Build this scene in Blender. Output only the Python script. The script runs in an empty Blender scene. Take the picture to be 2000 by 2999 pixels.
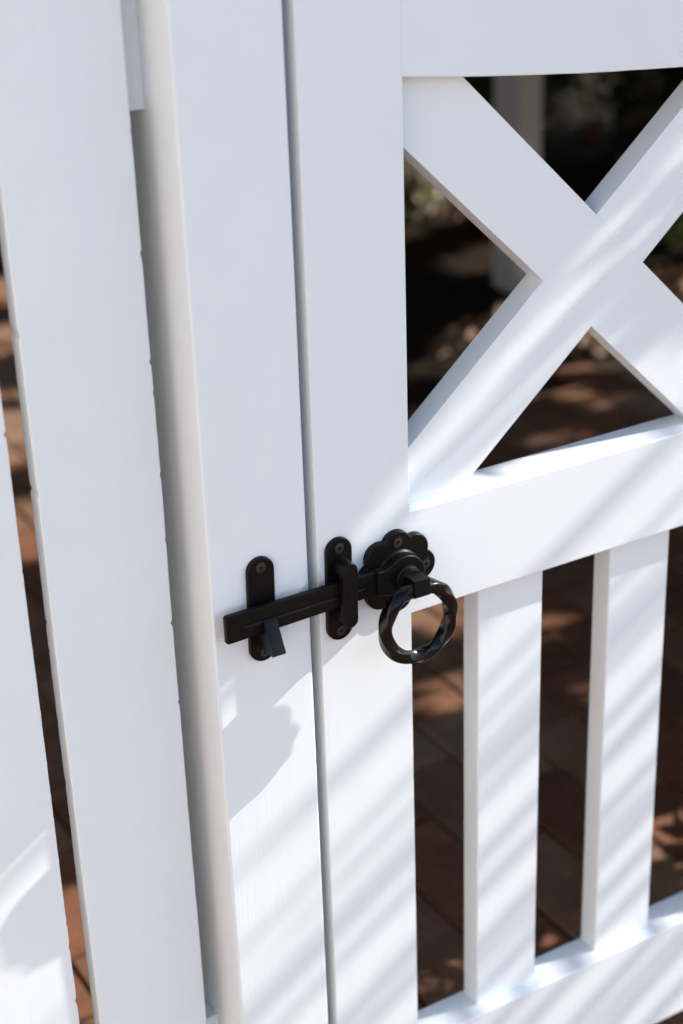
import bpy, bmesh, math, random
import numpy as np
from mathutils import Vector, Matrix, noise

random.seed(7)
S = bpy.context.scene
COL = S.collection
R_ = math.radians

# ------------------------------------------------------------------ camera
cd = bpy.data.cameras.new('camera')
cam = bpy.data.objects.new('camera', cd); COL.objects.link(cam)
cd.sensor_fit = 'VERTICAL'; cd.sensor_height = 36; cd.sensor_width = 24; cd.lens = 59.47
cam_r = Vector((0.85634688, -0.51542294, -0.03176823)).normalized()
cam_f = Vector((0.45554968, 0.78297819, -0.42357955)).normalized()
cam_u = cam_r.cross(cam_f).normalized()
cam_r = cam_f.cross(cam_u)
CAM = Vector((-0.6032, -1.0785, 1.4710))
M = Matrix((cam_r, cam_u, -cam_f)).transposed().to_4x4(); M.translation = CAM
cam.matrix_world = M
cd.clip_start = 0.02; cd.clip_end = 500
cd.dof.use_dof = True; cd.dof.focus_distance = 1.385; cd.dof.aperture_fstop = 4.0; cd.dof.aperture_blades = 0
S.camera = cam

# ------------------------------------------------------------------ light
SUN = Vector((4.45, -1.0, 2.95)).normalized()          # towards the sun
W = bpy.data.worlds.new('World'); S.world = W; W.use_nodes = True
nt = W.node_tree; nt.nodes.clear()
sky = nt.nodes.new('ShaderNodeTexSky'); sky.sky_type = 'NISHITA'; sky.sun_disc = False
sky.sun_elevation = math.asin(SUN.z); sky.sun_rotation = math.atan2(SUN.x, SUN.y)
sky.air_density = 1.0; sky.dust_density = .7; sky.ozone_density = 1.6
bg = nt.nodes.new('ShaderNodeBackground'); bg.inputs[1].default_value = 0.15
wo = nt.nodes.new('ShaderNodeOutputWorld')
nt.links.new(sky.outputs[0], bg.inputs[0]); nt.links.new(bg.outputs[0], wo.inputs[0])
sl = bpy.data.lights.new('sun', 'SUN'); sl.energy = 3.15; sl.angle = R_(0.53); sl.color = (1.0, 0.955, 0.89)
so = bpy.data.objects.new('sun', sl); COL.objects.link(so)
so.rotation_euler = (-SUN).to_track_quat('-Z', 'Y').to_euler(); so.location = SUN * 20
S.view_settings.view_transform = 'Standard'; S.view_settings.look = 'None'
S.view_settings.exposure = 1.05; S.view_settings.gamma = 1.0; S.view_settings.use_curve_mapping = False

# ------------------------------------------------------------------ materials
def mat(name, base=(.8, .8, .8), rough=.5, spec=.5, metal=0.0):
    m = bpy.data.materials.new(name); m.use_nodes = True
    b = m.node_tree.nodes['Principled BSDF']
    b.inputs['Base Color'].default_value = (*base, 1); b.inputs['Roughness'].default_value = rough
    b.inputs['Specular IOR Level'].default_value = spec; b.inputs['Metallic'].default_value = metal
    return m, m.node_tree, b

def nd(t, kind, **kw):
    n = t.nodes.new(kind)
    for k, v in kw.items():
        if k in n.inputs: n.inputs[k].default_value = v
        else: setattr(n, k, v)
    return n

def paint(name, grain=1.0, saw=0.0, base=(.785, .82, .835)):
    m, t, b = mat(name, base, .42, .45)
    L = t.links.new
    tc = nd(t, 'ShaderNodeTexCoord')
    oi = nd(t, 'ShaderNodeObjectInfo')
    off = nd(t, 'ShaderNodeVectorMath', operation='ADD')
    sc = nd(t, 'ShaderNodeVectorMath', operation='SCALE'); sc.inputs[0].default_value = (7.3, 3.1, 5.7)
    L(oi.outputs['Random'], sc.inputs['Scale']); L(tc.outputs['Object'], off.inputs[0]); L(sc.outputs[0], off.inputs[1])
    mp = nd(t, 'ShaderNodeMapping'); mp.inputs['Scale'].default_value = (1, 1, .035); L(off.outputs[0], mp.inputs[0])
    g1 = nd(t, 'ShaderNodeTexNoise', Scale=520.0, Detail=4.0, Roughness=.6); L(mp.outputs[0], g1.inputs['Vector'])
    g2 = nd(t, 'ShaderNodeTexNoise', Scale=110.0, Detail=3.0, Roughness=.55); L(mp.outputs[0], g2.inputs['Vector'])
    g3 = nd(t, 'ShaderNodeTexNoise', Scale=14.0, Detail=3.0); L(off.outputs[0], g3.inputs['Vector'])
    sp = nd(t, 'ShaderNodeTexVoronoi', Scale=170.0); L(off.outputs[0], sp.inputs['Vector'])
    # specks of grit in the paint
    mr = nd(t, 'ShaderNodeMapRange'); mr.inputs[1].default_value = .0; mr.inputs[2].default_value = .10
    mr.inputs[3].default_value = 1; mr.inputs[4].default_value = 0
    L(sp.outputs['Distance'], mr.inputs[0])
    gate = nd(t, 'ShaderNodeMath', operation='GREATER_THAN'); gate.inputs[1].default_value = .93
    sepc = nd(t, 'ShaderNodeSeparateColor'); L(sp.outputs['Color'], sepc.inputs[0]); L(sepc.outputs[0], gate.inputs[0])
    speck = nd(t, 'ShaderNodeMath', operation='MULTIPLY'); L(mr.outputs[0], speck.inputs[0]); L(gate.outputs[0], speck.inputs[1])
    a1 = nd(t, 'ShaderNodeMath', operation='MULTIPLY_ADD'); a1.inputs[1].default_value = .45
    L(g2.outputs[0], a1.inputs[0]); L(g1.outputs[0], a1.inputs[2])
    a2 = nd(t, 'ShaderNodeMath', operation='MULTIPLY_ADD'); a2.inputs[1].default_value = 2.2
    L(speck.outputs[0], a2.inputs[0]); L(a1.outputs[0], a2.inputs[2])
    last = a2
    if saw:
        mp2 = nd(t, 'ShaderNodeMapping'); mp2.inputs['Rotation'].default_value = (0, R_(14), 0)
        L(off.outputs[0], mp2.inputs[0])
        dn = nd(t, 'ShaderNodeTexWave', wave_type='BANDS', bands_direction='Z')
        dn.inputs['Scale'].default_value = 34; dn.inputs['Distortion'].default_value = 1.4; dn.inputs['Detail'].default_value = 2; dn.inputs['Detail Scale'].default_value = 1.5
        L(mp2.outputs[0], dn.inputs['Vector'])
        pw = nd(t, 'ShaderNodeMath', operation='POWER'); pw.inputs[1].default_value = 14; L(dn.outputs['Fac'], pw.inputs[0])
        a3 = nd(t, 'ShaderNodeMath', operation='MULTIPLY_ADD'); a3.inputs[1].default_value = saw
        L(pw.outputs[0], a3.inputs[0]); L(a2.outputs[0], a3.inputs[2]); last = a3
    msk = nd(t, 'ShaderNodeTexNoise', Scale=5.0, Detail=2.0); mpk = nd(t, 'ShaderNodeMapping'); mpk.inputs['Scale'].default_value = (3, 1, .6)
    L(off.outputs[0], mpk.inputs[0]); L(mpk.outputs[0], msk.inputs['Vector'])
    mk = nd(t, 'ShaderNodeMapRange'); mk.inputs[1].default_value = .35; mk.inputs[2].default_value = .65; mk.inputs[3].default_value = .25; mk.inputs[4].default_value = 1.15; L(msk.outputs[0], mk.inputs[0])
    am = nd(t, 'ShaderNodeMath', operation='MULTIPLY'); L(last.outputs[0], am.inputs[0]); L(mk.outputs[0], am.inputs[1])
    und = nd(t, 'ShaderNodeTexNoise', Scale=26.0, Detail=2.0); mpu = nd(t, 'ShaderNodeMapping'); mpu.inputs['Scale'].default_value = (1, 1, .3)
    L(off.outputs[0], mpu.inputs[0]); L(mpu.outputs[0], und.inputs['Vector'])
    au = nd(t, 'ShaderNodeMath', operation='MULTIPLY_ADD'); au.inputs[1].default_value = 2.2; L(und.outputs[0], au.inputs[0]); L(am.outputs[0], au.inputs[2]); last = au
    bp = nd(t, 'ShaderNodeBump'); bp.inputs['Strength'].default_value = .75 * grain; bp.inputs['Distance'].default_value = .0002
    L(last.outputs[0], bp.inputs['Height']); L(bp.outputs[0], b.inputs['Normal'])
    # faint patchiness of colour and gloss, tiny dirt specks
    mx = nd(t, 'ShaderNodeMix', data_type='RGBA'); mx.inputs[6].default_value = (*[c * .985 for c in base], 1); mx.inputs[7].default_value = (*base, 1)
    r3 = nd(t, 'ShaderNodeMapRange'); r3.inputs[1].default_value = .35; r3.inputs[2].default_value = .6; L(g3.outputs[0], r3.inputs[0])
    L(r3.outputs[0], mx.inputs[0])
    dg = nd(t, 'ShaderNodeTexVoronoi', Scale=38.0); L(off.outputs[0], dg.inputs['Vector'])
    dm = nd(t, 'ShaderNodeMapRange'); dm.inputs[1].default_value = .0; dm.inputs[2].default_value = .028; dm.inputs[3].default_value = .75; dm.inputs[4].default_value = 0
    L(dg.outputs['Distance'], dm.inputs[0])
    sc2 = nd(t, 'ShaderNodeSeparateColor'); L(dg.outputs['Color'], sc2.inputs[0])
    g5 = nd(t, 'ShaderNodeMath', operation='GREATER_THAN'); g5.inputs[1].default_value = .8; L(sc2.outputs[1], g5.inputs[0])
    df = nd(t, 'ShaderNodeMath', operation='MULTIPLY'); L(dm.outputs[0], df.inputs[0]); L(g5.outputs[0], df.inputs[1])
    mx2 = nd(t, 'ShaderNodeMix', data_type='RGBA'); mx2.inputs[7].default_value = (.22, .2, .17, 1)
    L(df.outputs[0], mx2.inputs[0]); L(mx.outputs[2], mx2.inputs[6]); L(mx2.outputs[2], b.inputs['Base Color'])
    rr = nd(t, 'ShaderNodeMapRange'); rr.inputs[3].default_value = .36; rr.inputs[4].default_value = .52; L(g2.outputs[0], rr.inputs[0]); L(rr.outputs[0], b.inputs['Roughness'])
    return m

M_PAINT = paint('white_gloss_paint', 1.0)
M_PAINT_ROUGH = paint('white_paint_on_sawn_timber', 1.3, .45)
M_PAINT_OLD = paint('white_paint_weathered', 1.0, 0, (.78, .72, .66))

def black(name, rough, base, coat=0, bump=.25):
    m, t, b = mat(name, base, rough, .5)
    b.inputs['Specular IOR Level'].default_value = .18
    b.inputs['Coat Weight'].default_value = coat; b.inputs['Coat Roughness'].default_value = .08
    L = t.links.new
    tc = nd(t, 'ShaderNodeTexCoord')
    n = nd(t, 'ShaderNodeTexNoise', Scale=900.0, Detail=3.0); L(tc.outputs['Object'], n.inputs['Vector'])
    v = nd(t, 'ShaderNodeTexVoronoi', Scale=330.0); L(tc.outputs['Object'], v.inputs['Vector'])
    bp = nd(t, 'ShaderNodeBump'); bp.inputs['Strength'].default_value = bump; bp.inputs['Distance'].default_value = .00012
    L(n.outputs[0], bp.inputs['Height']); L(bp.outputs[0], b.inputs['Normal'])
    # dust grains
    mr = nd(t, 'ShaderNodeMapRange'); mr.inputs[1].default_value = .03; mr.inputs[2].default_value = .09; mr.inputs[3].default_value = 1; mr.inputs[4].default_value = 0
    L(v.outputs['Distance'], mr.inputs[0])
    s2 = nd(t, 'ShaderNodeSeparateColor'); L(v.outputs['Color'], s2.inputs[0])
    g = nd(t, 'ShaderNodeMath', operation='GREATER_THAN'); g.inputs[1].default_value = .9; L(s2.outputs[0], g.inputs[0])
    f = nd(t, 'ShaderNodeMath', operation='MULTIPLY'); L(mr.outputs[0], f.inputs[0]); L(g.outputs[0], f.inputs[1])
    mx = nd(t, 'ShaderNodeMix', data_type='RGBA'); mx.inputs[6].default_value = (*base, 1); mx.inputs[7].default_value = (.16, .15, .13, 1)
    L(f.outputs[0], mx.inputs[0]); L(mx.outputs[2], b.inputs['Base Color'])
    return m
M_BLACK = black('black_powder_coat', .4, (.0035, .0035, .0037))
M_RING = black('black_enamel', .22, (.0025, .0025, .003), .25, .12)
M_SCREW = black('dark_screw_steel', .35, (.07, .06, .052), 0, .5)
M_SCREW.node_tree.nodes['Principled BSDF'].inputs['Metallic'].default_value = .6

def brick_mat():
    m, t, b = mat('clay_paver', (.2, .1, .07), .82, .25)
    L = t.links.new
    oi = nd(t, 'ShaderNodeObjectInfo'); tc = nd(t, 'ShaderNodeTexCoord')
    cr = nd(t, 'ShaderNodeValToRGB')
    e = cr.color_ramp.elements
    e[0].position = 0; e[0].color = (.20, .09, .052, 1); e[1].position = 1; e[1].color = (.36, .235, .15, 1)
    for p, c in ((.3, (.26, .11, .06)), (.55, (.25, .14, .085)), (.8, (.33, .18, .11))):
        x = e.new(p); x.color = (*c, 1)
    L(oi.outputs['Random'], cr.inputs[0])
    geo = nd(t, 'ShaderNodeNewGeometry')
    n = nd(t, 'ShaderNodeTexNoise', Scale=9.0, Detail=6.0, Roughness=.65); L(geo.outputs['Position'], n.inputs['Vector'])
    n2 = nd(t, 'ShaderNodeTexNoise', Scale=160.0, Detail=5.0, Roughness=.7); L(geo.outputs['Position'], n2.inputs['Vector'])
    mr = nd(t, 'ShaderNodeMapRange'); mr.inputs[1].default_value = .3; mr.inputs[2].default_value = .7; mr.inputs[3].default_value = .72; mr.inputs[4].default_value = 1.3; L(n.outputs[0], mr.inputs[0])
    mr2 = nd(t, 'ShaderNodeMapRange'); mr2.inputs[1].default_value = .3; mr2.inputs[2].default_value = .7; mr2.inputs[3].default_value = .7; mr2.inputs[4].default_value = 1.25; L(n2.outputs[0], mr2.inputs[0])
    mm = nd(t, 'ShaderNodeMath', operation='MULTIPLY'); L(mr.outputs[0], mm.inputs[0]); L(mr2.outputs[0], mm.inputs[1])
    sc = nd(t, 'ShaderNodeVectorMath', operation='SCALE'); L(cr.outputs[0], sc.inputs[0]); L(mm.outputs[0], sc.inputs['Scale'])
    L(sc.outputs[0], b.inputs['Base Color'])
    bp = nd(t, 'ShaderNodeBump'); bp.inputs['Strength'].default_value = .5; bp.inputs['Distance'].default_value = .0012; L(n2.outputs[0], bp.inputs['Height']); L(bp.outputs[0], b.inputs['Normal'])
    return m
M_BRICK = brick_mat()

def soil_mat(name, c1, c2, scale):
    m, t, b = mat(name, c1, .95, .1)
    L = t.links.new
    geo = nd(t, 'ShaderNodeNewGeometry')
    n = nd(t, 'ShaderNodeTexNoise', Scale=scale, Detail=8.0, Roughness=.7); L(geo.outputs['Position'], n.inputs['Vector'])
    cr = nd(t, 'ShaderNodeValToRGB'); cr.color_ramp.elements[0].position = .35; cr.color_ramp.elements[1].position = .65
    cr.color_ramp.elements[0].color = (*c1, 1); cr.color_ramp.elements[1].color = (*c2, 1)
    L(n.outputs[0], cr.inputs[0]); L(cr.outputs[0], b.inputs['Base Color'])
    bp = nd(t, 'ShaderNodeBump'); bp.inputs['Strength'].default_value = .8; bp.inputs['Distance'].default_value = .01; L(n.outputs[0], bp.inputs['Height']); L(bp.outputs[0], b.inputs['Normal'])
    return m
M_SAND = soil_mat('joint_sand', (.045, .033, .024), (.075, .055, .04), 60)
M_SOIL = soil_mat('dark_soil', (.020, .013, .009), (.042, .028, .018), 18)
M_BARK = soil_mat('bark', (.05, .036, .026), (.12, .09, .065), 30)

def leaf_mat(name, cols, rough=.45, trans=.25):
    m, t, b = mat(name, cols[0], rough, .4)
    L = t.links.new
    geo = nd(t, 'ShaderNodeNewGeometry')
    cr = nd(t, 'ShaderNodeValToRGB'); e = cr.color_ramp.elements
    e[0].position = 0; e[0].color = (*cols[0], 1); e[1].position = 1; e[1].color = (*cols[-1], 1)
    for i, c in enumerate(cols[1:-1]): x = e.new((i + 1) / (len(cols) - 1)); x.color = (*c, 1)
    L(geo.outputs['Random Per Island'], cr.inputs[0]); L(cr.outputs[0], b.inputs['Base Color'])
    if trans:
        tr = nd(t, 'ShaderNodeBsdfTranslucent'); L(cr.outputs[0], tr.inputs[0])
        mx = nd(t, 'ShaderNodeMixShader', Fac=trans); out = [n for n in t.nodes if n.type == 'OUTPUT_MATERIAL'][0]
        L(b.outputs[0], mx.inputs[1]); L(tr.outputs[0], mx.inputs[2]); L(mx.outputs[0], out.inputs[0])
    return m
M_LEAF = leaf_mat('dark_green_leaves', [(.018, .035, .010), (.03, .055, .014), (.045, .075, .02), (.07, .10, .03)])
M_LEAF_LIT = leaf_mat('sunlit_green_leaves', [(.07, .12, .015), (.15, .20, .03), (.20, .24, .05)], .4, .35)  # brighter leaf colour, so that these leaves read as sunlit
M_LEAF_PALE = leaf_mat('leaves_paled_as_sunlit', [(.55, .50, .30), (.70, .64, .48), (.34, .32, .16)], .4, .3)  # pale colour stands in for strong sun on the leaves
M_FROND = leaf_mat('palm_leaflets', [(.03, .06, .015), (.06, .095, .03)], .4, .08)
M_LITTER = leaf_mat('dry_leaf_litter', [(.11, .05, .027), (.36, .20, .115), (.20, .10, .055), (.62, .46, .33), (.27, .15, .085)], .7, 0)  # litter browns, some paled to stand in for sun highlights
M_FLOWER = leaf_mat('dark_red_leaves', [(.10, .012, .012), (.05, .012, .012)], .5, .15)

# ------------------------------------------------------------------ helpers
def link(name, me, m=None, parent=None):
    o = bpy.data.objects.new(name, me); COL.objects.link(o)
    if m: me.materials.append(m)
    if parent: o.parent = parent
    return o
def thing(name, label, cat, loc=(0, 0, 0), group=None):
    o = bpy.data.objects.new(name, None); COL.objects.link(o); o.location = loc; o.empty_display_size = .05
    o['label'] = label; o['category'] = cat
    if group: o['group'] = group
    return o
def child(o, parent):
    """parent o keeping its world placement (parents are unrotated, unscaled Empties or meshes)"""
    p = Vector((0, 0, 0)); q = parent
    while q: p += q.location; q = q.parent
    o.parent = parent; o.location = Vector(o.location) - p
    return o
def smooth(me, ang=40):
    me.polygons.foreach_set('use_smooth', [True] * len(me.polygons))
    me.update()
    try: me.set_sharp_from_angle(angle=R_(ang))
    except Exception: pass
def mesh(name, v, f, sm=40):
    me = bpy.data.meshes.new(name); me.from_pydata(v, [], f)
    bm = bmesh.new(); bm.from_mesh(me); bmesh.ops.recalc_face_normals(bm, faces=bm.faces); bm.to_mesh(me); bm.free()
    if sm: smooth(me, sm)
    return me

def weighted(o):
    w = o.modifiers.new('weighted_normal', 'WEIGHTED_NORMAL'); w.keep_sharp = True; w.weight = 80; w.mode = 'FACE_AREA_WITH_ANGLE'
def board(name, length, width, thick, m, parent, origin, axis='z', r=.0012, nseg=24, wob=.0002, rag=0.0, seed=0):
    """board running along its local z; face normal -y local; origin = centre-bottom of the front face"""
    prof = []
    hw = width / 2
    for cx, cy, a0 in ((hw - r, r, -90), (hw - r, thick - r, 0), (-hw + r, thick - r, 90), (-hw + r, r, 180)):
        for k in range(4):
            a = R_(a0 + k * 30); prof.append((cx + r * math.cos(a), cy + r * math.sin(a)))
    v, f = [], []; n = len(prof)
    for i in range(nseg + 1):
        z = length * i / nseg
        w1 = noise.noise(Vector((z * 6, seed * 9.1, 0))) * wob; w2 = noise.noise(Vector((z * 6, seed * 9.1, 5))) * wob
        for j, (x, y) in enumerate(prof):
            dx = w1; dy = 0
            if rag:
                side = 1 if x > 0 else -1
                h = noise.noise(Vector((z * 60, seed * 3.3 + side * 7 + (y > thick / 2) * 3, 1))) + .7 * noise.noise(Vector((z * 190, seed + side * 5, 2)))
                big = max(0, noise.noise(Vector((z * 120, seed * 2.2 + side * 4, 9))) - .42) * 8
                dx += side * rag * (h * .3 - big)
            v.append((x + dx, y + w2 * .5 + dy, z))
        if i:
            for j in range(n):
                a = (i - 1) * n + j; b = (i - 1) * n + (j + 1) % n
                f.append((a, b, b + n, a + n))
    f.append(tuple(range(n))[::-1]); f.append(tuple(range(nseg * n, nseg * n + n)))
    o = link(name, mesh(name, v, f, 50), m)
    weighted(o)
    if axis == 'x':   # local z -> world x, local x -> world -z
        o.rotation_euler = (0, R_(90), 0)
    o.location = origin
    if parent: child(o, parent)
    return o

def prism(name, poly, y0, y1, m, parent, bev=.001, steps=3, sm=35, plane='xz', c=(0, 0, 0), smooth_n=True):
    """outline poly [(a,b)] between depth y0 (back) and y1 (front, rounded by bev). plane xz: (x, y, z); plane yz: extruded along x"""
    n = len(poly); P = [Vector(p) for p in poly]
    area = sum(P[i].x * P[(i + 1) % n].y - P[(i + 1) % n].x * P[i].y for i in range(n))
    if area < 0: P.reverse()
    N = []
    for i in range(n):
        a = (P[i] - P[i - 1]).normalized(); b = (P[(i + 1) % n] - P[i]).normalized()
        na = Vector((a.y, -a.x)); nb = Vector((b.y, -b.x)); s = (na + nb)
        s.normalize(); k = 1 / max(.45, s.dot(na)); N.append(s * k)
    rings = [(0, y0)]
    d = y1 - y0; sg = 1 if d > 0 else -1
    for k in range(steps + 1):
        a = math.pi / 2 * k / steps
        rings.append((bev * (1 - math.cos(a)), y1 - sg * bev * (1 - math.sin(a))))
    v, f = [], []
    for ins, y in rings:
        for p, q in zip(P, N):
            w = p - q * ins
            v.append((w.x, y, w.y) if plane == 'xz' else (y, w.x, w.y))
    for r in range(len(rings) - 1):
        for j in range(n):
            a = r * n + j; b = r * n + (j + 1) % n
            f.append((a, b, b + n, a + n))
    f.append(tuple(range(n))); f.append(tuple(range((len(rings) - 1) * n, len(rings) * n)))
    me = mesh(name, v, f, sm if smooth_n else 0)
    o = link(name, me, m); o.location = c
    if plane == 'xz': weighted(o)
    if parent: child(o, parent)
    return o

def lathe_y(name, prof, m, parent, c, seg=56, sm=35):
    """prof: [(radius, y)] from back to front, around the y axis through c"""
    v, f = [], []
    for r, y in prof:
        for k in range(seg):
            a = 2 * math.pi * k / seg; v.append((r * math.cos(a), y, r * math.sin(a)))
    for i in range(len(prof) - 1):
        for k in range(seg):
            a = i * seg + k; b = i * seg + (k + 1) % seg
            f.append((a, b, b + seg, a + seg))
    f.append(tuple(range(seg))); f.append(tuple(range((len(prof) - 1) * seg, len(prof) * seg)))
    o = link(name, mesh(name, v, f, sm), m); o.location = c
    if parent: child(o, parent)
    return o

def stadium(w, z0, z1, cx=0, n=14, rot=0):
    r = w / 2; out = []
    for k in range(n + 1): a = math.pi * k / n; out.append((r * math.cos(a), z1 - r + r * math.sin(a)))
    for k in range(n + 1): a = math.pi + math.pi * k / n; out.append((r * math.cos(a), z0 + r + r * math.sin(a)))
    zc = (z0 + z1) / 2; cs, sn = math.cos(rot), math.sin(rot)
    return [(cx + x * cs + (z - zc) * sn, zc - x * sn + (z - zc) * cs) for x, z in out]

# screw head with a sunk cross, shared by all screws
def screw_mesh():
    bm = bmesh.new(); r = .0043
    circ = [bm.verts.new((r * math.cos(2 * math.pi * k / 28), -.0004, r * math.sin(2 * math.pi * k / 28))) for k in range(28)]
    a, b = .00065, .0024
    cr = [(a, a), (a, b), (-a, b), (-a, a), (-b, a), (-b, -a), (-a, -a), (-a, -b), (a, -b), (a, -a), (b, -a), (b, a)]
    cv = [bm.verts.new((x, -.0008, z)) for x, z in cr]
    e = [bm.edges.new((circ[k], circ[(k + 1) % 28])) for k in range(28)] + [bm.edges.new((cv[k], cv[(k + 1) % 12])) for k in range(12)]
    bmesh.ops.triangle_fill(bm, use_beauty=True, edges=e)
    low = [bm.verts.new((v.co.x * .7, .0010, v.co.z * .7)) for v in cv]
    for k in range(12): bm.faces.new((cv[k], cv[(k + 1) % 12], low[(k + 1) % 12], low[k]))
    bm.faces.new(low)
    rim = [bm.verts.new((v.co.x * 1.02, .0008, v.co.z * 1.02)) for v in circ]
    for k in range(28): bm.faces.new((circ[k], circ[(k + 1) % 28], rim[(k + 1) % 28], rim[k]))
    bmesh.ops.recalc_face_normals(bm, faces=bm.faces)
    me = bpy.data.meshes.new('screw'); bm.to_mesh(me); bm.free(); me.materials.append(M_SCREW); smooth(me, 30)
    return me
SCREW = screw_mesh()
def screw(x, y, z, parent, rot):
    o = bpy.data.objects.new('screw', SCREW); COL.objects.link(o); o.location = (x, y, z); o.rotation_euler = (0, rot, 0)
    child(o, parent)
def add_rims(o, pts, y):
    """raised lips round the screw holes, joined to the plate"""
    bm = bmesh.new(); bm.from_mesh(o.data)
    for (x, z) in pts:
        rows = []
        for k in range(30):
            a = 2 * math.pi * k / 30; row = []
            for j in range(6):
                t = 2 * math.pi * j / 6
                rr = .0050 + .0005 * math.cos(t)
                row.append(bm.verts.new((x + rr * math.cos(a), y - .0003 * math.sin(t) - .0001, z + rr * math.sin(a))))
            rows.append(row)
        for k in range(30):
            for j in range(6):
                fc = bm.faces.new((rows[k][j], rows[(k + 1) % 30][j], rows[(k + 1) % 30][(j + 1) % 6], rows[k][(j + 1) % 6])); fc.smooth = True
    bm.to_mesh(o.data); bm.free()

G = .8     # height of the latch above the ground

# ------------------------------------------------------------------ ground
def sheet(name, x0, x1, y0, y1, z, m, n=1):
    v = [(x0 + (x1 - x0) * i / n, y0 + (y1 - y0) * j / n, z) for j in range(n + 1) for i in range(n + 1)]
    f = [(j * (n + 1) + i, j * (n + 1) + i + 1, (j + 1) * (n + 1) + i + 1, (j + 1) * (n + 1) + i) for j in range(n) for i in range(n)]
    o = link(name, mesh(name, v, f, 0), m); o['kind'] = 'structure'; return o
ground = sheet('ground', -60, 60, -60, 60, -.030, M_SOIL)
paving = sheet('paving', -4.2, 4.2, -4.5, 3.9, -.010, M_SAND)
paving.name = 'brick_paving'

PW, PL, J = .1165, .233, .0055
def brick_geo(dx=0, dy=0):
    w, l, c = (PW - J) / 2, (PL - J) / 2, .0022
    v = []
    for z, i in ((-.03, 0), (-c, 0), (0, c)):
        v += [(sx * (w - i) , sy * (l - i), z) for sx, sy in ((-1, -1), (1, -1), (1, 1), (-1, 1))]
    f = [(8, 9, 10, 11)]
    for r in (0, 4): f += [(r + k, r + (k + 1) % 4, r + 4 + (k + 1) % 4, r + 4 + k) for k in range(4)]
    return v, f
bv, bf = brick_geo()
BR = mesh('brick', bv, bf, 0); BR.materials.append(M_BRICK)
cells = []
for i in range(-36, 36):
    for j in range(-20, 18):
        x = .427 - PW / 2 + PW * i
        y = .5365 + PL * j + (PL / 2 if i % 2 else 0) - PL / 2
        if x < -4.1 or x > 4.1 or y < -4.4 or y > 3.8: continue
        if y > 2.02 and x > 1.0 + (y - 2) * .12: continue    # garden bed
        cells.append((x, y))
def seen(x, y):
    d = Vector((x, y, 0)) - CAM; z = d.dot(cam_f)
    if z < .1: return None
    u = d.dot(cam_r) / z; w = d.dot(cam_u) / z
    if abs(u) < .225 and abs(w) < .33 and y > .05: return z
    return None
vis = sorted([(seen(*c), c) for c in cells if seen(*c) is not None])[:298]
visset = set(c for _, c in vis)
for _, (x, y) in vis:
    o = bpy.data.objects.new('brick', BR); COL.objects.link(o); o.parent = paving
    o.location = (x + random.uniform(-.0008, .0008), y + random.uniform(-.0015, .0015), random.uniform(-.0012, .0012))
    o.rotation_euler = (random.uniform(-.006, .006), random.uniform(-.008, .008), random.uniform(-.006, .006))
v, f = [], []
for (x, y) in cells:
    if (x, y) in visset: continue
    k = len(v); z = random.uniform(-.001, .001)
    v += [(a + x, b + y, c + z) for a, b, c in bv]; f += [tuple(i + k for i in q) for q in bf]
o = link('brick_field', mesh('brick_field', v, f, 0), M_BRICK, paving); o['kind'] = 'stuff'

# garden bed: raised soil and leaf litter
v, f = [], []; nx, ny = 60, 60
for j in range(ny + 1):
    for i in range(nx + 1):
        y = 2.06 + (6.5 * (j / ny) ** 1.4); x = 1.0 + .0 + (y - 2) * .12 + 6.0 * (i / nx)
        e = min(1, (i / nx) * 20) * min(1, j / 3)
        h = -.012 + e * (.035 + .03 * noise.noise(Vector((x * 2, y * 2, 0))) + .02 * noise.noise(Vector((x * 9, y * 9, 3))))
        v.append((x, y, h))
for j in range(ny):
    for i in range(nx):
        a = j * (nx + 1) + i; f.append((a, a + 1, a + nx + 2, a + nx + 1))
bed = link('garden_bed', mesh('garden_bed', v, f, 60), M_SOIL); bed['kind'] = 'structure'

# ------------------------------------------------------------------ leaves
# breaks in the foliage through which sun spots reach the paving, the bed and the plants
GAPS = [(.879, 1.153, 0, .035), (.91, 1.23, 0, .03), (.80, 1.20, 0, .02), (.736, .924, 0, .022), (.76, .96, 0, .012), (1.022, 1.018, 0, .02), (.814, .438, 0, .028), (.95, .80, 0, .004),
        (1.51, 1.72, 0, .010), (1.59, 1.68, 0, .006), (1.73, 1.955, 0, .03), (1.80, 1.90, 0, .01), (1.88, 2.13, .03, .10), (2.02, 2.10, .03, .10), (2.1, 2.3, .03, .05),
        (1.93, 2.27, .03, .06), (1.79, 1.81, 0, .012), (2.38, 2.33, .05, .06), (2.35, 2.2, .05, .07), (2.16, 2.2, .05, .05), (.80, 3.07, 0, .08), (.95, 3.5, 0, .08), (.588, 2.486, 0, .045), (.54, 2.34, 0, .05),
        (.422, 1.988, 0, .03), (.389, 1.875, 0, .04), (-.009, .736, 0, .03), (-.032, .648, 0, .045), (2.36, 3.40, .05, .06), (2.5, 3.5, .1, .05), (2.45, 3.34, .05, .05), (2.38, 3.3, .22, .09), (2.55, 3.4, .25, .06), (2.3, 3.4, .12, .07), (2.84, 2.72, .25, .14), (2.75, 2.68, .12, .1),
        (1.15, 1.5, 0, .02), (1.02, 1.62, 0, .025)]
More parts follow.
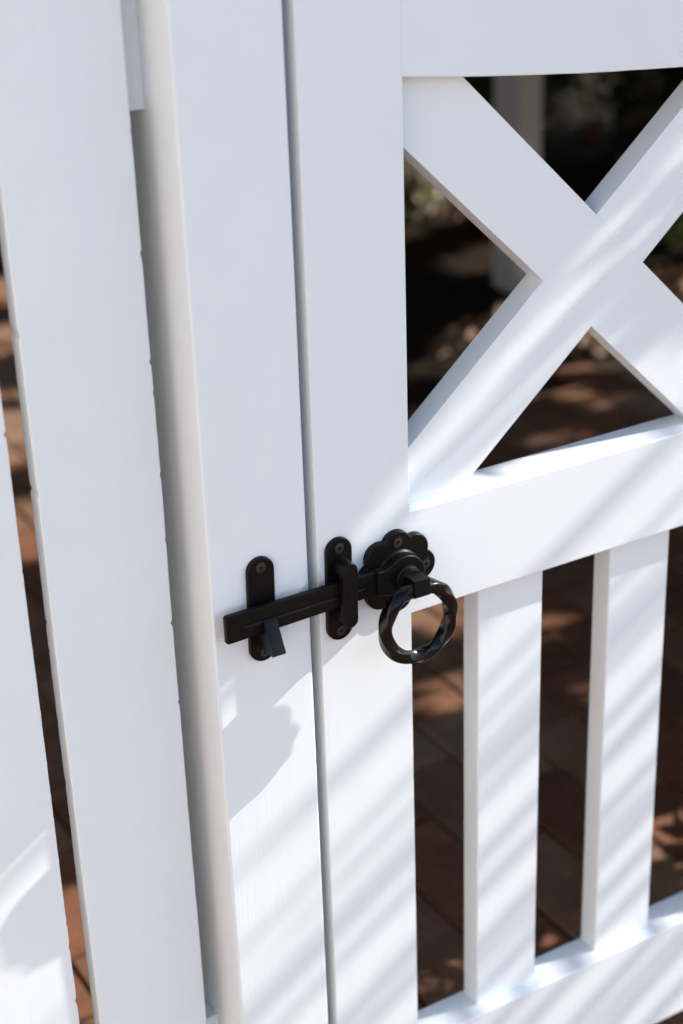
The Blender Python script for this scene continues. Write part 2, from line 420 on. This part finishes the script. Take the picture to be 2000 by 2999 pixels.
def leaves(name, pts, size, m, parent=None, aspect=.5, flat=0.0, seed=1, curl=.25, gaps=True):
    """one mesh of many small folded leaves (two quads each) at the given points"""
    rg = np.random.default_rng(seed); P = np.asarray(pts, float)
    if gaps:
        sv = np.array(SUN)
        for hx, hy, hz, hr in GAPS:
            hr = hr if (hx > .6 and hy < 2.0) else hr * 1.3 + .02
            d = P - np.array((hx, hy, hz)); t = d @ sv
            P = P[~((np.linalg.norm(d - t[:, None] * sv, axis=1) < hr + size * .8) & (t > .4))]
    n = len(P)
    d = rg.normal(size=(n, 3)); d[:, 2] *= (1 - flat); d /= np.linalg.norm(d, axis=1)[:, None]
    u = rg.normal(size=(n, 3)); u[:, 2] *= (1 - flat); s = np.cross(d, u); s /= np.linalg.norm(s, axis=1)[:, None]
    nrm = np.cross(d, s); L = size * rg.uniform(.6, 1.35, n)[:, None]; Wd = L * aspect / 2
    base = P; tip = P + d * L; mid = P + d * L * .45
    mid2 = mid - nrm * Wd * curl * 1.2; a = mid + s * Wd; b = mid - s * Wd
    V = np.stack([base, a, tip, b, mid2], 1).reshape(-1, 3)
    F = []
    idx = np.arange(n) * 5
    F = np.stack([idx, idx + 1, idx + 2, idx + 4, idx, idx + 4, idx + 2, idx + 3], 1).reshape(-1, 4)
    me = bpy.data.meshes.new(name)
    me.vertices.add(len(V)); me.vertices.foreach_set('co', V.ravel())
    me.loops.add(F.size); me.loops.foreach_set('vertex_index', F.ravel())
    me.polygons.add(len(F)); me.polygons.foreach_set('loop_start', np.arange(len(F)) * 4); me.polygons.foreach_set('loop_total', np.full(len(F), 4))
    me.update(calc_edges=True); me.materials.append(m)
    o = bpy.data.objects.new(name, me); COL.objects.link(o)
    if parent: child(o, parent)
    return o
def blob_pts(n, c, r, seed, shell=.5):
    rg = np.random.default_rng(seed); d = rg.normal(size=(n, 3)); d /= np.linalg.norm(d, axis=1)[:, None]
    q = rg.uniform(shell, 1, n)[:, None] ** .6
    return np.asarray(c) + d * q * np.asarray(r)
def in_gap(path, m=.06):
    for a, b in zip(path[:-1], path[1:]):
        for k in range(12):
            p = Vector(a).lerp(Vector(b), k / 12)
            for hx, hy, hz, hr in GAPS:
                d = p - Vector((hx, hy, hz)); t = d.dot(SUN)
                if t > .4 and (d - SUN * t).length < hr + m: return True
    return False
def limb(path, radii, seg=9):
    v, f = [], []; P = [Vector(p) for p in path]
    for i, p in enumerate(P):
        t = (P[min(i + 1, len(P) - 1)] - P[max(i - 1, 0)]).normalized()
        a = t.cross(Vector((.3, .9, .1))).normalized(); b = t.cross(a)
        for k in range(seg):
            an = 2 * math.pi * k / seg; v.append(tuple(p + (a * math.cos(an) + b * math.sin(an)) * radii[i]))
    for i in range(len(P) - 1):
        for k in range(seg):
            x = i * seg + k; y = i * seg + (k + 1) % seg; f.append((x, y, y + seg, x + seg))
    f.append(tuple(range(seg))); f.append(tuple(range((len(P) - 1) * seg, len(P) * seg)))
    return v, f
def merge(parts):
    v, f = [], []
    for a, b in parts:
        k = len(v); v += a; f += [tuple(i + k for i in q) for q in b]
    return v, f

def tree(name, label, base, h, crown, seed, leaf=.09, m=M_LEAF, group=None, limbs=5, rad=.09, hasgroup=True):
    rnd = random.Random(seed); base = Vector(base)
    root = thing(name, label, 'tree' if 'tree' in name else 'shrub', base, group)
    pts = [base + Vector((rnd.uniform(-.05, .05) * k, rnd.uniform(-.05, .05) * k, h * k / 5)) for k in range(6)]
    o = link('trunk', mesh('trunk', *limb(pts, [rad * (1 - .11 * k) for k in range(6)]), 60), M_BARK); child(o, root)
    br = []
    P = []
    for i, (c, r, n) in enumerate(crown):
        c = Vector(c); P.append(blob_pts(n, c, r, seed * 31 + i))
        s = pts[3 if i % 2 else 5]; md = (s + c) / 2 + Vector((0, 0, .06))
        if not in_gap([s, md, c, c + (c - md) * .6]): child(link('limb', mesh('limb', *limb([s, md, c, c + (c - md) * .6], [rad * .45, rad * .3, rad * .16, rad * .06], 6), 60), M_BARK), root)
    lv = leaves('crown', np.concatenate(P), leaf, m, root, seed=seed); lv['kind'] = 'stuff'
    return root

# background shrubs and trees behind the gate
rnd = random.Random(3)
def shrub(label, x, y, w, h, n, seed, leaf=.07, m=M_LEAF, group='shrubs filling the garden bed behind the gate', z0=.12):
    r = random.Random(seed); cr = []
    for k in range(7):
        a = r.uniform(0, 6.28); q = r.uniform(.1, .6) * w
        cr.append(((x + q * math.cos(a), y + q * math.sin(a), r.uniform(.06, .8) * h + z0), (w * .5, w * .5, h * .33), n // 7))
    return tree('shrub', label, (x, y, 0), h * .5, cr, seed, leaf, m, group, rad=.03)
shrub('dark green shrub at the far left of the garden bed, furthest from the gate', 2.2, 4.25, .7, 1.9, 8000, 11)
shrub('dense dark shrub directly behind the weathered post', 2.95, 3.95, .7, 2.0, 9000, 12)
shrub('dark broad shrub to the right of the weathered post', 3.45, 3.45, .6, 2.0, 9000, 13)
shrub('dark shrub beyond the upper right corner of the cross brace', 3.85, 2.9, .6, 2.1, 9000, 14)
shrub('shadowed shrub nearest the gate on the right side of the bed', 4.1, 2.2, .6, 2.1, 8000, 15)
shrub('tall dark shrub closing the view behind the other shrubs', 3.6, 4.7, 1.1, 2.6, 12000, 16)
shrub('low red leaved shrub glowing dimly in the shade right of the weathered post', 3.05, 3.1, .22, .75, 500, 17, .06, M_FLOWER, None)
shrub('low bright green plant seen past the right end of the cross brace', 2.84, 2.74, .22, .38, 900, 18, .05, M_LEAF_LIT, None, .02)
shrub('small plant at the left edge of the bed with leaves paled to look sunlit', 2.33, 3.42, .18, .28, 600, 19, .06, M_LEAF_PALE, None, .02)

rg = np.random.default_rng(5)
n = 15000
lx = rg.uniform(1.1, 5.2, n); ly = rg.uniform(2.03, 4.8, n)
keep = (lx > 1.02 + (ly - 2) * .12) & ((lx > 1.78 + .12 * rg.normal(size=n)) & (ly < 2.42) | (np.hypot(lx - 2.42, ly - 3.4) < .16)); lx, ly = lx[keep], ly[keep]
lz = np.array([.028 + .03 * noise.noise(Vector((x * 2, y * 2, 0))) for x, y in zip(lx, ly)]) + rg.uniform(0, .02, len(lx))
o = leaves('leaf_litter', np.stack([lx, ly, lz], 1), .042, M_LITTER, None, .6, .85, 4); o['kind'] = 'stuff'

# weathered square post in the bed
post = thing('timber_post', 'shaded off white square timber post standing in the garden behind the gate', 'post', (2.13, 2.605, 0))
o = board('post_shaft', 2.45, .08, .11, M_PAINT_OLD, post, (2.13, 2.55, 0), r=.003)
o = prism('post_cap', [(-.06, 0), (.06, 0), (.06, .02), (-.06, .02)], .075, -.075, M_PAINT_OLD, post, bev=.002, c=(2.13, 2.605, 2.45))

# canopy that shades the paving behind the gate
def canopy(name, label, base, h, boxes, seed, leaf):
    rn = random.Random(seed); cr = []
    for (x0, x1, y0, y1, z0, z1, k, n, rb) in boxes:
        for i in range(k):
            cr.append(((rn.uniform(x0, x1), rn.uniform(y0, y1), rn.uniform(z0, z1)), (rb, rb, rb * .56), n // k))
    return tree(name, label, base, h, cr, seed, leaf, M_LEAF, None, rad=.1)
canopy('broadleaf_tree', 'broad dark tree whose crown shades the paving behind the gate', (3.3, 4.6, 0), 3.0,
       [(-2.6, 3.6, .8, 4.8, 2.2, 3.0, 74, 80000, .5), (-2.4, 3.2, .44, .8, 1.85, 2.3, 44, 26000, .28)], 41, .10)
canopy('broadleaf_tree', 'leafy tree on the sunny side of the garden bed, right of the view', (5.4, 1.3, 0), 2.6,
       [(3.2, 5.6, .65, 3.6, 1.0, 3.0, 44, 80000, .5), (2.2, 5.0, .42, .6, .9, 2.6, 30, 16000, .26)], 42, .10)

# hedges, most added to block light, and an unseen wall added to bounce sun
def hedge(label, x0, x1, y0, y1, h, n, seed):
    r = np.random.default_rng(seed); root = thing('hedge', label, 'hedge', ((x0 + x1) / 2, (y0 + y1) / 2, 0))
    st = []
    for k in range(7):
        x = x0 + (x1 - x0) * (k + .5) / 7; y = y0 + (y1 - y0) * (k + .5) / 7 if (y1 - y0) > (x1 - x0) else (y0 + y1) / 2
        if (y1 - y0) > (x1 - x0): x = (x0 + x1) / 2
        if not in_gap([(x, y, 0), (x + .03, y + .02, h * .4), (x, y, h * .8)]): child(link('stem', mesh('stem', *limb([(x, y, 0), (x + .03, y + .02, h * .4), (x, y, h * .8)], [.02, .016, .008], 6), 60), M_BARK), root)
    P = np.stack([r.uniform(x0, x1, n), r.uniform(y0, y1, n), r.uniform(.04, h, n)], 1)
    o = leaves('foliage', P, .075, M_LEAF, root, seed=seed); o['kind'] = 'stuff'
hedge('tall unseen hedge added on the hinge side to block sun from the paving', 1.08, 3.6, .16, .56, 2.3, 34000, 51)
hedge('unseen hedge added at the left to block low light on the paving', -2.7, -2.2, 2.05, 4.8, 2.4, 20000, 52)
hedge('tall dark hedge standing along the back of the garden bed', 1.6, 6.2, 5.4, 6.0, 3.0, 42000, 54)
hedge('unseen hedge added at the back to close off light over the paving', -2.5, 1.6, 4.7, 5.2, 2.4, 26000, 53)
M_RENDER = soil_mat('cream_render', (.74, .70, .65), (.80, .76, .70), 3)
wall = thing('bounce_wall', 'unseen cream rendered wall added on the left to bounce sunlight onto the gate', 'wall', (-2.2, -.9, 0))  # added out of view to throw warm light on left-hand faces
def box(name, x0, x1, y0, y1, z0, z1, m, parent):
    v = [(x, y, z) for x in (x0, x1) for y in (y0, y1) for z in (z0, z1)]
    f = [(0, 1, 3, 2), (4, 6, 7, 5), (0, 4, 5, 1), (2, 3, 7, 6), (0, 2, 6, 4), (1, 5, 7, 3)]
    return child(link(name, mesh(name, v, f, 0), m), parent)
box('wall_panel', -2.3, -2.1, -4.0, 1.9, 0, 2.9, M_RENDER, wall)
box('coping', -2.36, -2.04, -4.06, 1.96, 2.9, 2.96, M_RENDER, wall)

# ------------------------------------------------------------------ left fence
fence = thing('picket_fence', 'white painted close boarded picket fence left of the gate post', 'fence', (-.35, .035, 0))
px = [(-.2185, -.1172)]
for k in range(8):
    r1 = px[-1][0] - .018; px.append((r1 - .099, r1))
for k, (a, b) in enumerate(px):
    board('picket', 1.62, b - a, .017, M_PAINT_ROUGH, fence, ((a + b) / 2, .0337 + .0006 * (k % 2), .05), r=.0016, nseg=520 if k < 3 else 30, wob=.0007, rag=.0009 if k < 3 else 0, seed=k + 1)
pk = [o for o in fence.children if o.name.startswith('picket')]
for k, (a, b) in enumerate(px[:3]):
    for (fx, z) in ((.34, .492), (.70, .455)):
        c = a + (b - a) * (1 - fx if k % 2 else fx)
        o = prism('nail_head', [(.0024 * math.cos(t * .5236), .0024 * math.sin(t * .5236)) for t in range(12)], .0006, -.0005, M_PAINT_ROUGH, None, bev=.0005, c=(c, .0337 + .0006 * (k % 2), G + z - .003 * k))
        child(o, pk[k])
board('rail', 1.15, .09, .04, M_PAINT, fence, (-1.2482, .0514, G + .4215 + .045), 'x', r=.0015, nseg=12)
board('rail', 1.15, .09, .04, M_PAINT, fence, (-1.2482, .0514, G - .416 - .045), 'x', r=.0015, nseg=12)

# fence on the far side of the gate (outside the picture)
fence2 = thing('picket_fence', 'white painted picket fence beyond the hinge side of the gate', 'fence', (1.2, .035, 0))
for k in range(7):
    board('picket', 1.3, .099, .020, M_PAINT_ROUGH, fence2, (.79 + .117 * k, .0337, .05), r=.0016, nseg=8, seed=k + 20)
board('rail', .88, .09, .04, M_PAINT, fence2, (.6922, .0542, G + .30), 'x', nseg=6)
board('rail', .88, .09, .04, M_PAINT, fence2, (.6922, .0542, G - .46), 'x', nseg=6)
hp = thing('hinge_post', 'white square post on the hinge side of the gate', 'post', (.64, .05, 0))
board('post_shaft', 1.7, .0895, .10, M_PAINT, hp, (.634, 0, 0), nseg=10)
prism('post_cap', [(-.058, 0), (.058, 0), (.058, .02), (-.058, .02)], .062, -.062, M_PAINT, hp, bev=.002, c=(.634, .05, 1.7))

# ------------------------------------------------------------------ latch post
gp = thing('latch_post', 'white painted square post that the latch bar rests against', 'post', (-.053, .05, 0))
board('post_shaft', 1.72, .0893, .105, M_PAINT, gp, (-.05325, .0004, 0), r=.0022, nseg=60, wob=.0005, seed=31)
prism('post_cap', [(-.058, 0), (.058, 0), (.058, .02), (-.058, .02)], .066, -.066, M_PAINT, gp, bev=.002, c=(-.05325, .053, 1.72))
cp = prism('latch_catch', stadium(.0245, -.0245, .0695, -.0547, rot=R_(1.2)), 0, -.0040, M_BLACK, gp, bev=.0012, c=(0, .0004, G))
cp['label'] = 'black oblong catch plate with a hooked prong'
add_rims(cp, [(-.0542, .0610), (-.0545, -.0160)], -.0040)
pr = prism('prong', [(-.004, -.0085), (-.0290, -.0078), (-.0304, -.0066), (-.0176, .0180), (-.0166, .0190), (-.0156, .0184), (-.0156, .0072), (-.004, .0072)],
           -.0059, .0059, M_BLACK, cp, bev=.0005, plane='yz', c=(-.0548, .0004, G), sm=30)
screw(-.0542, -.0037, G + .0610, cp, .3); screw(-.0545, -.0037, G - .0160, cp, 1.1)

# ------------------------------------------------------------------ gate
XR = .490
gate = thing('garden_gate', 'white painted timber gate with a crossed upper panel and black ring latch', 'gate', (.287, .02, .15))
board('stile', 1.20, .09, .040, M_PAINT, gate, (.045, 0, .155), r=.0005, nseg=50, wob=.0003, seed=5)
board('stile', 1.20, .09, .040, M_PAINT, gate, (XR + .045, 0, .155), r=.0005, nseg=50, wob=.0003, seed=6)
def hrail(name, z0, z1, seed):
    return board(name, XR - .09, z1 - z0, .0395, M_PAINT, gate, (.09, .0001, (z0 + z1) / 2), 'x', r=.0013, nseg=30, wob=.0002, seed=seed)
hrail('middle_rail', G - .0268, G + .0700, 7)
hrail('bottom_rail', G - .6330, G - .5060, 8)
# dished top rail: its own prism, built with local z running along the rail so that the grain follows it
def top_rail():
    n = 40; lo, hi = [], []
    for i in range(n + 1):
        x = .09 + (XR - .09) * i / n; t = x - .09
        z = .4284 - .127 * t + .118 * t * t + .0004 * noise.noise(Vector((x * 40, 3, 0)))
        lo.append((t, z)); hi.append((t, z + .125))
    rr = .0013; v, f = [], []
    for (t, a), (_, b) in zip(lo, hi):
        for y, z in ((0, a + rr), (rr * .3, a + rr * .3), (rr, a), (.0395 - rr, a), (.0395, a + rr), (.0395, b - rr), (.0395 - rr, b), (rr, b), (0, b - rr)):
            v.append((-z, y, t))
    k = 9
    for i in range(n):
        for j in range(k):
            p = i * k + j; q = i * k + (j + 1) % k; f.append((p, q, q + k, p + k))
    f.append(tuple(range(k))); f.append(tuple(range(n * k, n * k + k)))
    o = link('top_rail', mesh('top_rail', v, f, 50), M_PAINT); weighted(o); o.rotation_euler = (0, R_(90), 0); o.location = (.09, .0001, G); child(o, gate)
top_rail()
for k, cx in enumerate((.2063, .3566)):
    board('picket', .505, .0718, .0235, M_PAINT, gate, (cx, .014, G - .515), r=.0011, nseg=40, wob=.0003, seed=9 + k)

# cross brace, one outline with rounded front edges
def cross():
    cx, cz = .2902, .2381
    dA = Vector((math.cos(R_(-43.9)), math.sin(R_(-43.9)))); nA = Vector((-dA.y, dA.x)); wA = .0361
    dB = Vector((math.cos(R_(40.9)), math.sin(R_(40.9)))); nB = Vector((-dB.y, dB.x)); wB = .0367
    C = Vector((cx, cz))
    def isect(p, d, q, e):
        m_ = Matrix(((d.x, -e.x), (d.y, -e.y))); s = m_.inverted() @ (q - p); return p + d * s[0]
    top = isect(C + nA * wA, dA, C + nB * wB, dB); left = isect(C - nA * wA, dA, C + nB * wB, dB)
    bot = isect(C - nA * wA, dA, C - nB * wB, dB); right = isect(C + nA * wA, dA, C - nB * wB, dB)
    xl, xr = .094, XR - .004
    def atx(p, d, x): return p + d * ((x - p.x) / d.x)
    def atz(p, d, z): return p + d * ((z - p.y) / d.y)
    A = [top, atz(C + nA * wA, dA, .428), Vector((xl, .428)), atx(C - nA * wA, dA, xl), left, bot,
         atz(C - nA * wA, dA, .0666), Vector((xr, .0666)), atx(C + nA * wA, dA, xr), right]
    B1 = [left, atx(C + nB * wB, dB, xl), Vector((xl, .0666)), atz(C - nB * wB, dB, .0666), bot]
    B2 = [right, atx(C - nB * wB, dB, xr), Vector((xr, .410)), atz(C + nB * wB, dB, .410), top]
    for k, (poly, ang) in enumerate(((A, -43.9), (B1, 40.9), (B2, 40.9))):
        # grain follows local z: turn the outline into a frame whose z runs along the board
        d = Vector((math.cos(R_(ang)), math.sin(R_(ang)))); t = Vector((d.y, -d.x))
        loc = [((p - C).dot(t), (p - C).dot(d)) for p in poly]
        o = prism('cross_brace', loc, .0375, .014, M_PAINT, None, bev=.0002, sm=25)
        o.matrix_world = Matrix(((t.x, 0, d.x, cx), (0, 1, 0, 0), (t.y, 0, d.y, G + cz), (0, 0, 0, 1)))
        bpy.context.view_layer.update()
        o.location = (cx, 0, G + cz); child(o, gate)
cross()

# ring latch, fixed to the gate ------------------------------------------------
AX, AZ = .0740, .0207      # spindle axis
# flower rosette, eight lobes
poly = []
for k in range(8):
    a0 = math.pi / 4 * k
    ca = Vector((.0235 * math.cos(a0), .0235 * math.sin(a0))); rl = .0142
    for j in range(-5, 6):
        a = a0 + R_(12.1 * j)
        poly.append((ca.x + rl * math.cos(a), ca.y + rl * math.sin(a)))
rose = prism('rosette', poly, 0, -.0062, M_BLACK, gate, bev=.0016, c=(AX, -.0002, G + AZ), sm=32)
rose['label'] = 'black eight lobed flower shaped backplate'
add_rims(rose, [(.0278 * math.cos(a), .0278 * math.sin(a)) for a in (0, math.pi / 2, math.pi, -math.pi / 2)], -.0062)
for k in range(4):
    a = math.pi / 2 * k
    screw(AX + .0278 * math.cos(a), -.0061, G + AZ + .0278 * math.sin(a), rose, .5 + k)
lathe_y('boss', [(.0212, -.006), (.0208, -.0072), (.0185, -.0092), (.0150, -.0105), (.0150, -.0118)], M_BLACK, rose, (AX, 0, G + AZ))
# keeper
kp = prism('keeper', stadium(.0245, -.0275, .0668, .0180, rot=R_(1.0)), 0, -.0040, M_BLACK, gate, bev=.0012, c=(0, -.0002, G))
kp['label'] = 'black oblong keeper plate with a raised loop round the bar'
add_rims(kp, [(.0188, .0578), (.0178, -.0190)], -.0041)
screw(.0188, -.0038, G + .0578, kp, .9); screw(.0178, -.0038, G - .0190, kp, .2)
prism('keeper_loop', stadium(.0142, -.0092, .0503, .0184, rot=R_(1.0)), -.0153, -.0208, M_BLACK, kp, bev=.0010, c=(0, 0, G))
prism('loop_leg', stadium(.0140, .0345, .0502, .0188), -.0036, -.0170, M_BLACK, kp, bev=.0002, c=(0, 0, G))
prism('loop_leg', stadium(.0140, -.0091, .0062, .0181), -.0036, -.0170, M_BLACK, kp, bev=.0002, c=(0, 0, G))
# bar: lofted sections with a pressed groove, then the eye round the spindle
def bar():
    secs = []
    xs = [-.0935, -.0930, -.0915, -.0885, -.0775, -.0755, -.060, -.02, .02, .035, .037, .046, .050]
    for x in xs:
        t = (x + .0935) / .1435
        zt = .0322 - .0002 * t; zb = .0070 + .0034 * t
        e = {-.0935: .0018, -.0930: .0007, -.0915: .0001}.get(x, 0)
        yf = -.0146 + (.0008 if x == -.0935 else (.0002 if x == -.0930 else 0)); yb = -.0100
        g = .0011 if -.0755 <= x <= .035 else 0
        zm = (zt + zb) / 2 - .0008
        r = .0013
        P = [(yb, zb + e), (yf + r, zb + e), (yf + r * .3, zb + e + r * .3), (yf, zb + e + r), (yf, zm - .0016), (yf + g * .25, zm - .0011), (yf + g, zm), (yf + g * .2, zm + .0012), (yf, zm + .0017),
             (yf, zt - e - r), (yf + r * .3, zt - e - r * .3), (yf + r, zt - e), (yb, zt - e)]
        secs.append([(x, y, z) for y, z in P])
    k = len(secs[0]); v = [p for s in secs for p in s]; f = []
    for i in range(len(secs) - 1):
        for j in range(k): a = i * k + j; b = i * k + (j + 1) % k; f.append((a, b, b + k, a + k))
    f.append(tuple(range(k))); f.append(tuple(range((len(secs) - 1) * k, len(secs) * k)))
    o = link('latch_bar', mesh('latch_bar', v, f, 30), M_BLACK); weighted(o); o.location = (0, 0, G); child(o, gate)
    o['label'] = 'black flat latch bar with a pressed groove'
    pol = [(-.0262, -.0112), (-.0262, .0112)]
    pol = []
    rr = .0197
    for k2 in range(-26, 27):
        a = R_(k2 * 5.2); pol.append((rr * math.cos(a), rr * math.sin(a)))
    pol += [(-.0172, .0131), (-.0195, .0119), (-.0222, .0117), (-.0262, .0122), (-.0272, .0112), (-.0272, -.0104), (-.0262, -.0112), (-.0222, -.0109), (-.0195, -.0115), (-.0172, -.0128)]
    prism('bar_eye', pol, -.0095, -.0180, M_BLACK, o, bev=.0014, c=(AX, 0, G + AZ), sm=40)
    return o
lb = bar()
sp = lathe_y('spindle', [(.0118, -.0175), (.0122, -.0190), (.0118, -.0215), (.0106, -.0222), (.0104, -.0292)], M_BLACK, gate, (AX, 0, G + AZ))
cb = prism('spindle_block', [(-.0076, -.0078), (.0076, -.0078), (.0076, .0078), (-.0076, .0078)], -.0272, -.0434, M_BLACK, sp, bev=.0005, c=(AX, 0, G + AZ + .0006))
def ring():
    n, m_ = 160, 20; v, f = [], []
    R0 = .0327
    for i in range(n):
        a = 2 * math.pi * i / n; tw = 2.0 * a + .5
        for j in range(m_):
            b = 2 * math.pi * j / m_
            c, s = math.cos(b), math.sin(b); p = 2 / 4.0
            h = .0057
            x, y = h * math.copysign(abs(c) ** p, c), h * math.copysign(abs(s) ** p, s)
            q = x * math.cos(tw) - y * math.sin(tw); w = x * math.sin(tw) + y * math.cos(tw)
            rr = R0 + q
            v.append((rr * math.sin(a), w, rr * math.cos(a)))
    for i in range(n):
        for j in range(m_):
            a = i * m_ + j; b = i * m_ + (j + 1) % m_; c = ((i + 1) % n) * m_
            f.append((a, b, c + (j + 1) % m_, c + j))
    me = mesh('ring_handle', v, f, 0); me.polygons.foreach_set('use_smooth', [True] * len(me.polygons))
    o = link('ring_handle', me, M_RING); o.location = (AX, -.0360, G - .0130); child(o, gate)
    o['label'] = 'glossy black twisted ring handle'
ring()

# ------------------------------------------------------------------ palm and tree beside the gate, out of the picture, that throw the shade
def blade(v, f, p, q, w, droop=0.0, sag=0.0):
    """slender folded leaflet from p to q, width w"""
    p, q = Vector(p), Vector(q); d = (q - p); s = Vector((0, 0, 1)) if abs(d.normalized().z) < .9 else Vector((1, 0, 0))
    s = (s - d.normalized() * s.dot(d.normalized())).normalized(); t = d.cross(s).normalized()
    prev = None
    for k in range(7):
        u = k / 6; c = p + d * u - Vector((0, 0, sag * u * u)); ww = w * (math.sin(math.pi * min(1, u * .8 + .14)) ** .7) / 2
        if k == 6: ww = w * .04
        i = len(v)
        v += [tuple(c + s * ww), tuple(c + t * w * .12), tuple(c - s * ww)]
        if prev is not None: f += [(prev, prev + 1, i + 1, i), (prev + 1, prev + 2, i + 2, i + 1)]
        prev = i
def occl(u, x): return G + u + .663 * x      # height at which something at distance x along the gate shades the line u
palm = thing('palm', 'feather palm growing beside the hinge side of the gate', 'palm', (2.85, -.42, 0))
o = link('trunk', mesh('trunk', *limb([(2.85, -.42, 0), (2.84, -.41, .9), (2.80, -.40, 1.8), (2.60, -.38, 2.75)], [.06, .05, .045, .04], 12), 60), M_BARK); child(o, palm)
rn = random.Random(12)
v, f = [], []
XO = 2.35
us = [-.174, -.250, -.325, -.380, -.436, -.490, -.545, -.60, -.65, -.70, -.76, -.82, -.88, -.94, -1.0, -1.06]
for k, u in enumerate(us):
    z = occl(u, XO)
    w = .012 + .018 * min(1, k / 7)
    blade(v, f, (XO + .01, -.400, z + rn.uniform(-.003, .003)), (XO - .02, -.585 - rn.uniform(0, .03), z + rn.uniform(-.02, .02)), w, sag=.004)
    if k % 4 == 3: blade(v, f, (XO + .02, -.400, z + .02), (XO, -.50, z + .034), w * .6)
pts = [(XO + .012, -.390, occl(u, XO)) for u in (.8, .4, 0, -.4, -.8, -1.1)]
f0 = limb(pts, [.008, .008, .007, .006, .005, .003], 8)
k = len(v); v += f0[0]; f += [tuple(i + k for i in q) for q in f0[1]]
o = link('frond', mesh('frond', v, f, 40), M_FROND); child(o, palm)
# the dense crown: its lower edge sets the border between shade and sun
P = []
rg = np.random.default_rng(21)
n = 30000
xx = rg.uniform(1.3, 1.95, n); yy = rg.uniform(-.62, .05, n); zz = rg.uniform(0, 1, n) ** 1.7
gx = xx + yy * 4.45
low = np.interp(gx, [-.3, -.1, .1, .20, .40, .5, 1.0], [.010, .015, .020, .028, .055, .06, .03]) + .066 + .004 * np.sin(gx * 37) * (gx > .1)
crown_pts = np.stack([xx, yy, G + .663 * xx + low + zz * 1.0], 1)
# a drooping sprig that shades the lower right arm of the brace
n = 420
sx = rg.uniform(1.25, 1.45, n); sg_ = rg.uniform(.455, .66, n); su = rg.uniform(-.075, .05, n)
crown_pts = np.concatenate([crown_pts, np.stack([sx, (sg_ - sx) / 4.45, G + .663 * sx + su], 1)])
pt = thing('overhanging_tree', 'leafy tree leaning over the hinge side of the gate', 'tree', (2.1, -.9, 0))
o = link('trunk', mesh('trunk', *limb([(2.1, -.9, 0), (2.05, -.85, .8), (1.9, -.7, 1.6), (1.7, -.4, 2.4), (1.5, -.2, 2.9)], [.07, .06, .05, .035, .015], 10), 60), M_BARK); child(o, pt)
o = leaves('crown', crown_pts, .04, M_LEAF, pt, .5, .0, 22, gaps=False); o['kind'] = 'stuff'
